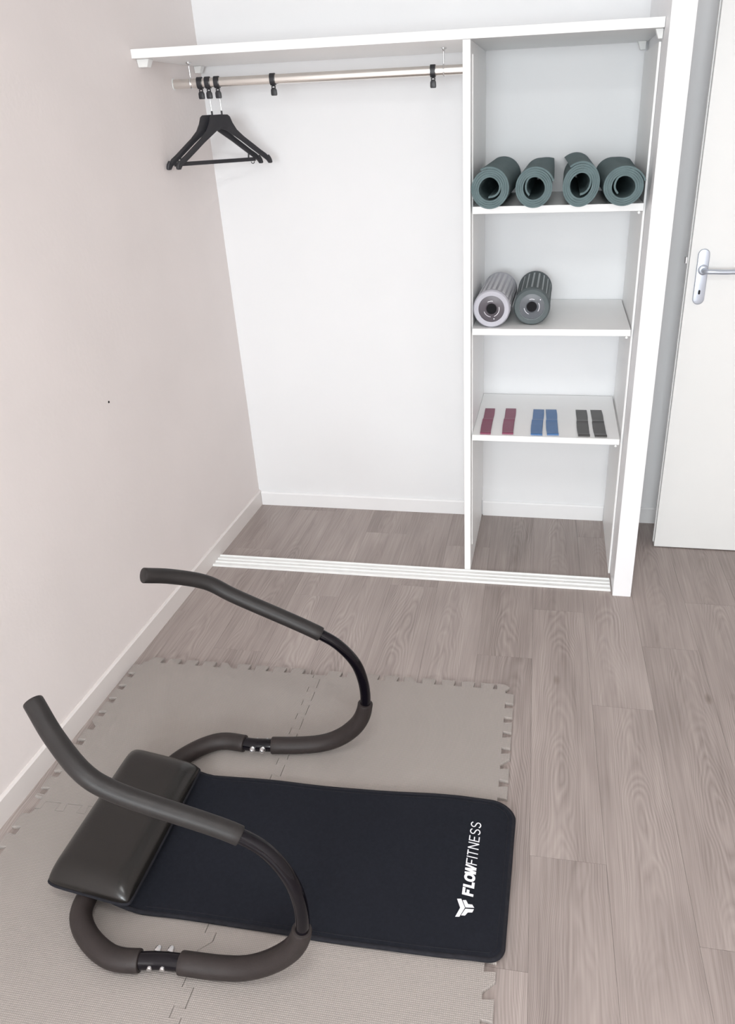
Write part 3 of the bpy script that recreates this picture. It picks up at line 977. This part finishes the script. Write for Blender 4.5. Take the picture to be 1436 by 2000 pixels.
for side in (0, 1):
    for i in range(NU + 1):
        for j in range(NV + 1):
            u, v = i / NU, j / NV
            # cluster rows toward the edges
            u = .5 - .5 * math.cos(PI * u) if True else u
            v = .5 - .5 * math.cos(PI * v)
            cu, cv = 2 * u - 1, 2 * v - 1
            # rounded corners: pull in
            p = cush(u, v)
            c = cush(.5, .5)
            k = max(0, (abs(cu) ** 8 * abs(cv) ** 14)); p = p.lerp(c, .035 * k)
            edge = quarter(cu, .62) * quarter(cv, .74)
            if side == 0:
                z = zl(u) + .005 + .037 * edge - .004 * max(0, cu) * edge
            else:
                z = zl(u) - .005 - .0085 * edge
            V.append((p.x, p.y, z))
W = NV + 1; Hh = (NU + 1) * W
for i in range(NU):
    for j in range(NV):
        a = i * W + j
        F.append((a, a + 1, a + W + 1, a + W)); F.append((Hh + a, Hh + a + W, Hh + a + W + 1, Hh + a + 1))
bd = [j for j in range(NV + 1)] + [i * W + NV for i in range(1, NU + 1)] + [NU * W + j for j in range(NV - 1, -1, -1)] + [i * W for i in range(NU - 1, 0, -1)]
for i in range(len(bd)):
    a, b = bd[i], bd[(i + 1) % len(bd)]
    F.append((a, b, Hh + b, Hh + a))
# lift clear of the cross tube
head = link('headrest', V, F, 'leather', ab, True, 70)
pts = [V[k] for k in bd]
link('piping', *tube([(p[0], p[1], p[2] - .0045) for p in pts], .0036, 8, closed=True), 'binding', head, True)

# exercise mat
MB = TZ + .0006
MT = .0095


def yfar(x):
    b = -1.676 + .021 * min(1, max(0, (x - .45) / .70)) + .0035 * math.sin((x - .45) * 11)
    r, cxx = .062, 1.224
    if x > cxx: b -= r - math.sqrt(max(0, r * r - (x - cxx) ** 2))
    return b


def ynear(x):
    b = -2.083 + .006 * max(0, (x - .45)) / .6 + .003 * math.sin((x - .4) * 8)
    r, cxx = .030, 1.254
    if x > cxx: b += r - math.sqrt(max(0, r * r - (x - cxx) ** 2))
    return b


xs = [.395 + i * (1.224 - .395) / 44 for i in range(45)]
xs += [1.224 + .060 * math.sin(PI / 2 * i / 12) for i in range(1, 13)]
NVm = 24


def zbase(x, v):
    up = .030 * (max(0, (.475 - x) / .08)) ** 1.5 if x < .475 else 0
    wav = .0012 * math.sin(x * 14 + 2 * v) ** 2
    curl = .004 * max(0, (v - .9) / .1) * math.exp(-((x - 1.05) / .2) ** 2)
    return MB + min(up, .034) + wav + curl


V, F = [], []
n1 = len(xs)
for side in (0, 1):
    for x in xs:
        ya, yb = ynear(min(x, 1.2835)), yfar(min(x, 1.2855))
        for j in range(NVm + 1):
            v = .5 - .5 * math.cos(PI * j / NVm)
            y = ya + (yb - ya) * v
            xx = x - .006 * (v - .0) * 0
            if x > 1.2: xx = x + (.004 - .004 * v) * 0 + (x - 1.2) / .084 * (-.000 + .004 * v)
            z = zbase(x, v) + (MT if side == 0 else 0)
            V.append((xx, y, z))
W = NVm + 1; Hh = n1 * W
for i in range(n1 - 1):
    for j in range(NVm):
        a = i * W + j
        F.append((a, a + 1, a + W + 1, a + W)); F.append((Hh + a, Hh + a + W, Hh + a + W + 1, Hh + a + 1))
bd = [j for j in range(NVm + 1)] + [i * W + NVm for i in range(1, n1)] + [(n1 - 1) * W + j for j in range(NVm - 1, -1, -1)] + [i * W for i in range(n1 - 2, 0, -1)]
for i in range(len(bd)):
    a, b = bd[i], bd[(i + 1) % len(bd)]
    F.append((a, b, Hh + b, Hh + a))
mat = link('exercise_mat', V, F, 'mat_fabric', ab, True, 50)
rim = [Vector(V[k]) for k in bd if True]
rim2 = [rim[0]]
for p in rim[1:]:
    if (p - rim2[-1]).length > .004: rim2.append(p)
if (rim2[-1] - rim2[0]).length < .004: rim2.pop()
link('edge_binding', *tube([(p.x, p.y, p.z - .0045) for p in rim2], .0056, 10, closed=True), 'binding', mat, True)
# stitched line just inside the binding
cx_, cy_ = .85, -1.87
st = []
for p in rim2:
    if p.x < .47: continue
    st.append((p.x - (.013 if p.x > 1.27 else 0) - (.008 if 1.23 < p.x <= 1.27 else 0), p.y - (.012 if p.y > -1.87 else -.012) * (1 if p.x < 1.275 else .4), p.z + .0002))
link('stitching', *tube(st, .0009, 6), 'binding', mat)

# lettering: text runs along +y, letter tops point to -x
ZT = MB + MT + .0021
BX, Y0, CAPH = 1.2092, -1.9352, .0262


def glyph(strokes, adv, wgt, shear=.13, scale=1.0):
    out = []
    for s in strokes:
        closed = False
        if isinstance(s, tuple) and s[0] == 'c': closed = True; s = s[1]
        V, F = ribbon(s, wgt, closed)
        out.append(([(BX - v.y * CAPH, Y0 + (adv + v.x + shear * v.y) * CAPH, ZT) for v in V], F))
    return out


def ell(cx, cy, rx, ry, a0, a1, n=14):
    return [(cx + rx * math.cos(math.radians(a0 + (a1 - a0) * i / n)), cy + ry * math.sin(math.radians(a0 + (a1 - a0) * i / n))) for i in range(n + 1)]


parts = []
b = .25; h = b / 2
# FLOW, heavy and tight
parts += glyph([[(h, 0), (h, 1)], [(0, 1 - h), (.74, 1 - h)], [(0, .50), (.58, .50)]], 0, b)
parts += glyph([[(h, 0), (h, 1)], [(0, h), (.60, h)]], .80, b)
ov = [(.45 + .30 * math.cos(a) * 1.0, .5 + .375 * math.copysign(abs(math.sin(a)) ** .8, math.sin(a))) for a in [2 * PI * i / 24 for i in range(24)]]
parts += glyph([('c', ov)], 1.36, b)
parts += glyph([[(.06, 1), (.20, 0)], [(.26, 0), (.46, 1)], [(.46, 1), (.60, 0)], [(.66, 0), (.90, 1)]], 2.14, .21)
# FITNESS, light
q = .105; hq = q / 2
parts += glyph([[(hq, 0), (hq, 1)], [(0, 1 - hq), (.58, 1 - hq)], [(0, .50), (.48, .50)]], 3.16, q)
parts += glyph([[(hq, 0), (hq, 1)]], 3.88, q)
parts += glyph([[(.28, 0), (.28, 1)], [(0, 1 - hq), (.56, 1 - hq)]], 4.10, q)
parts += glyph([[(hq, 0), (hq, 1)], [(hq, 1), (.62, 0)], [(.62, 0), (.62, 1)]], 4.84, q)
parts += glyph([[(hq, 0), (hq, 1)], [(0, 1 - hq), (.58, 1 - hq)], [(0, .50), (.50, .50)], [(0, hq), (.58, hq)]], 5.68, q)
Sg = ell(.33, .735, .26, .215, 15, 270, 14) + ell(.33, .265, .27, .215, 90, -165, 14)[1:]
parts += glyph([Sg], 6.44, q)
parts += glyph([Sg], 7.24, q)
parts = [([(a, c, d + .00004 * i) for a, c, d in V_], F_) for i, (V_, F_) in enumerate(parts)]
link('lettering', *merge(*parts), 'print', mat)['label'] = 'white printed word FLOWFITNESS'
P1 = [(1.1735, -1.9449), (1.183, -1.9434), (1.1937, -1.9645), (1.1838, -1.9881), (1.1745, -1.9895), (1.1831, -1.9661)]
P2 = [(1.1865, -1.9465), (1.1941, -1.9453), (1.1996, -1.9544), (1.2091, -1.9544), (1.2143, -1.9616), (1.1948, -1.9636)]
P3 = [(1.1949, -1.9666), (1.214, -1.9651), (1.2111, -1.9736), (1.2012, -1.9751), (1.1958, -1.9835), (1.1871, -1.9841)]
link('emblem', *merge(*[([(x, y, ZT) for x, y in P], [tuple(range(len(P)))]) for P in (P1, P2, P3)]), 'print', mat)['label'] = 'white angular emblem of three folded bars'
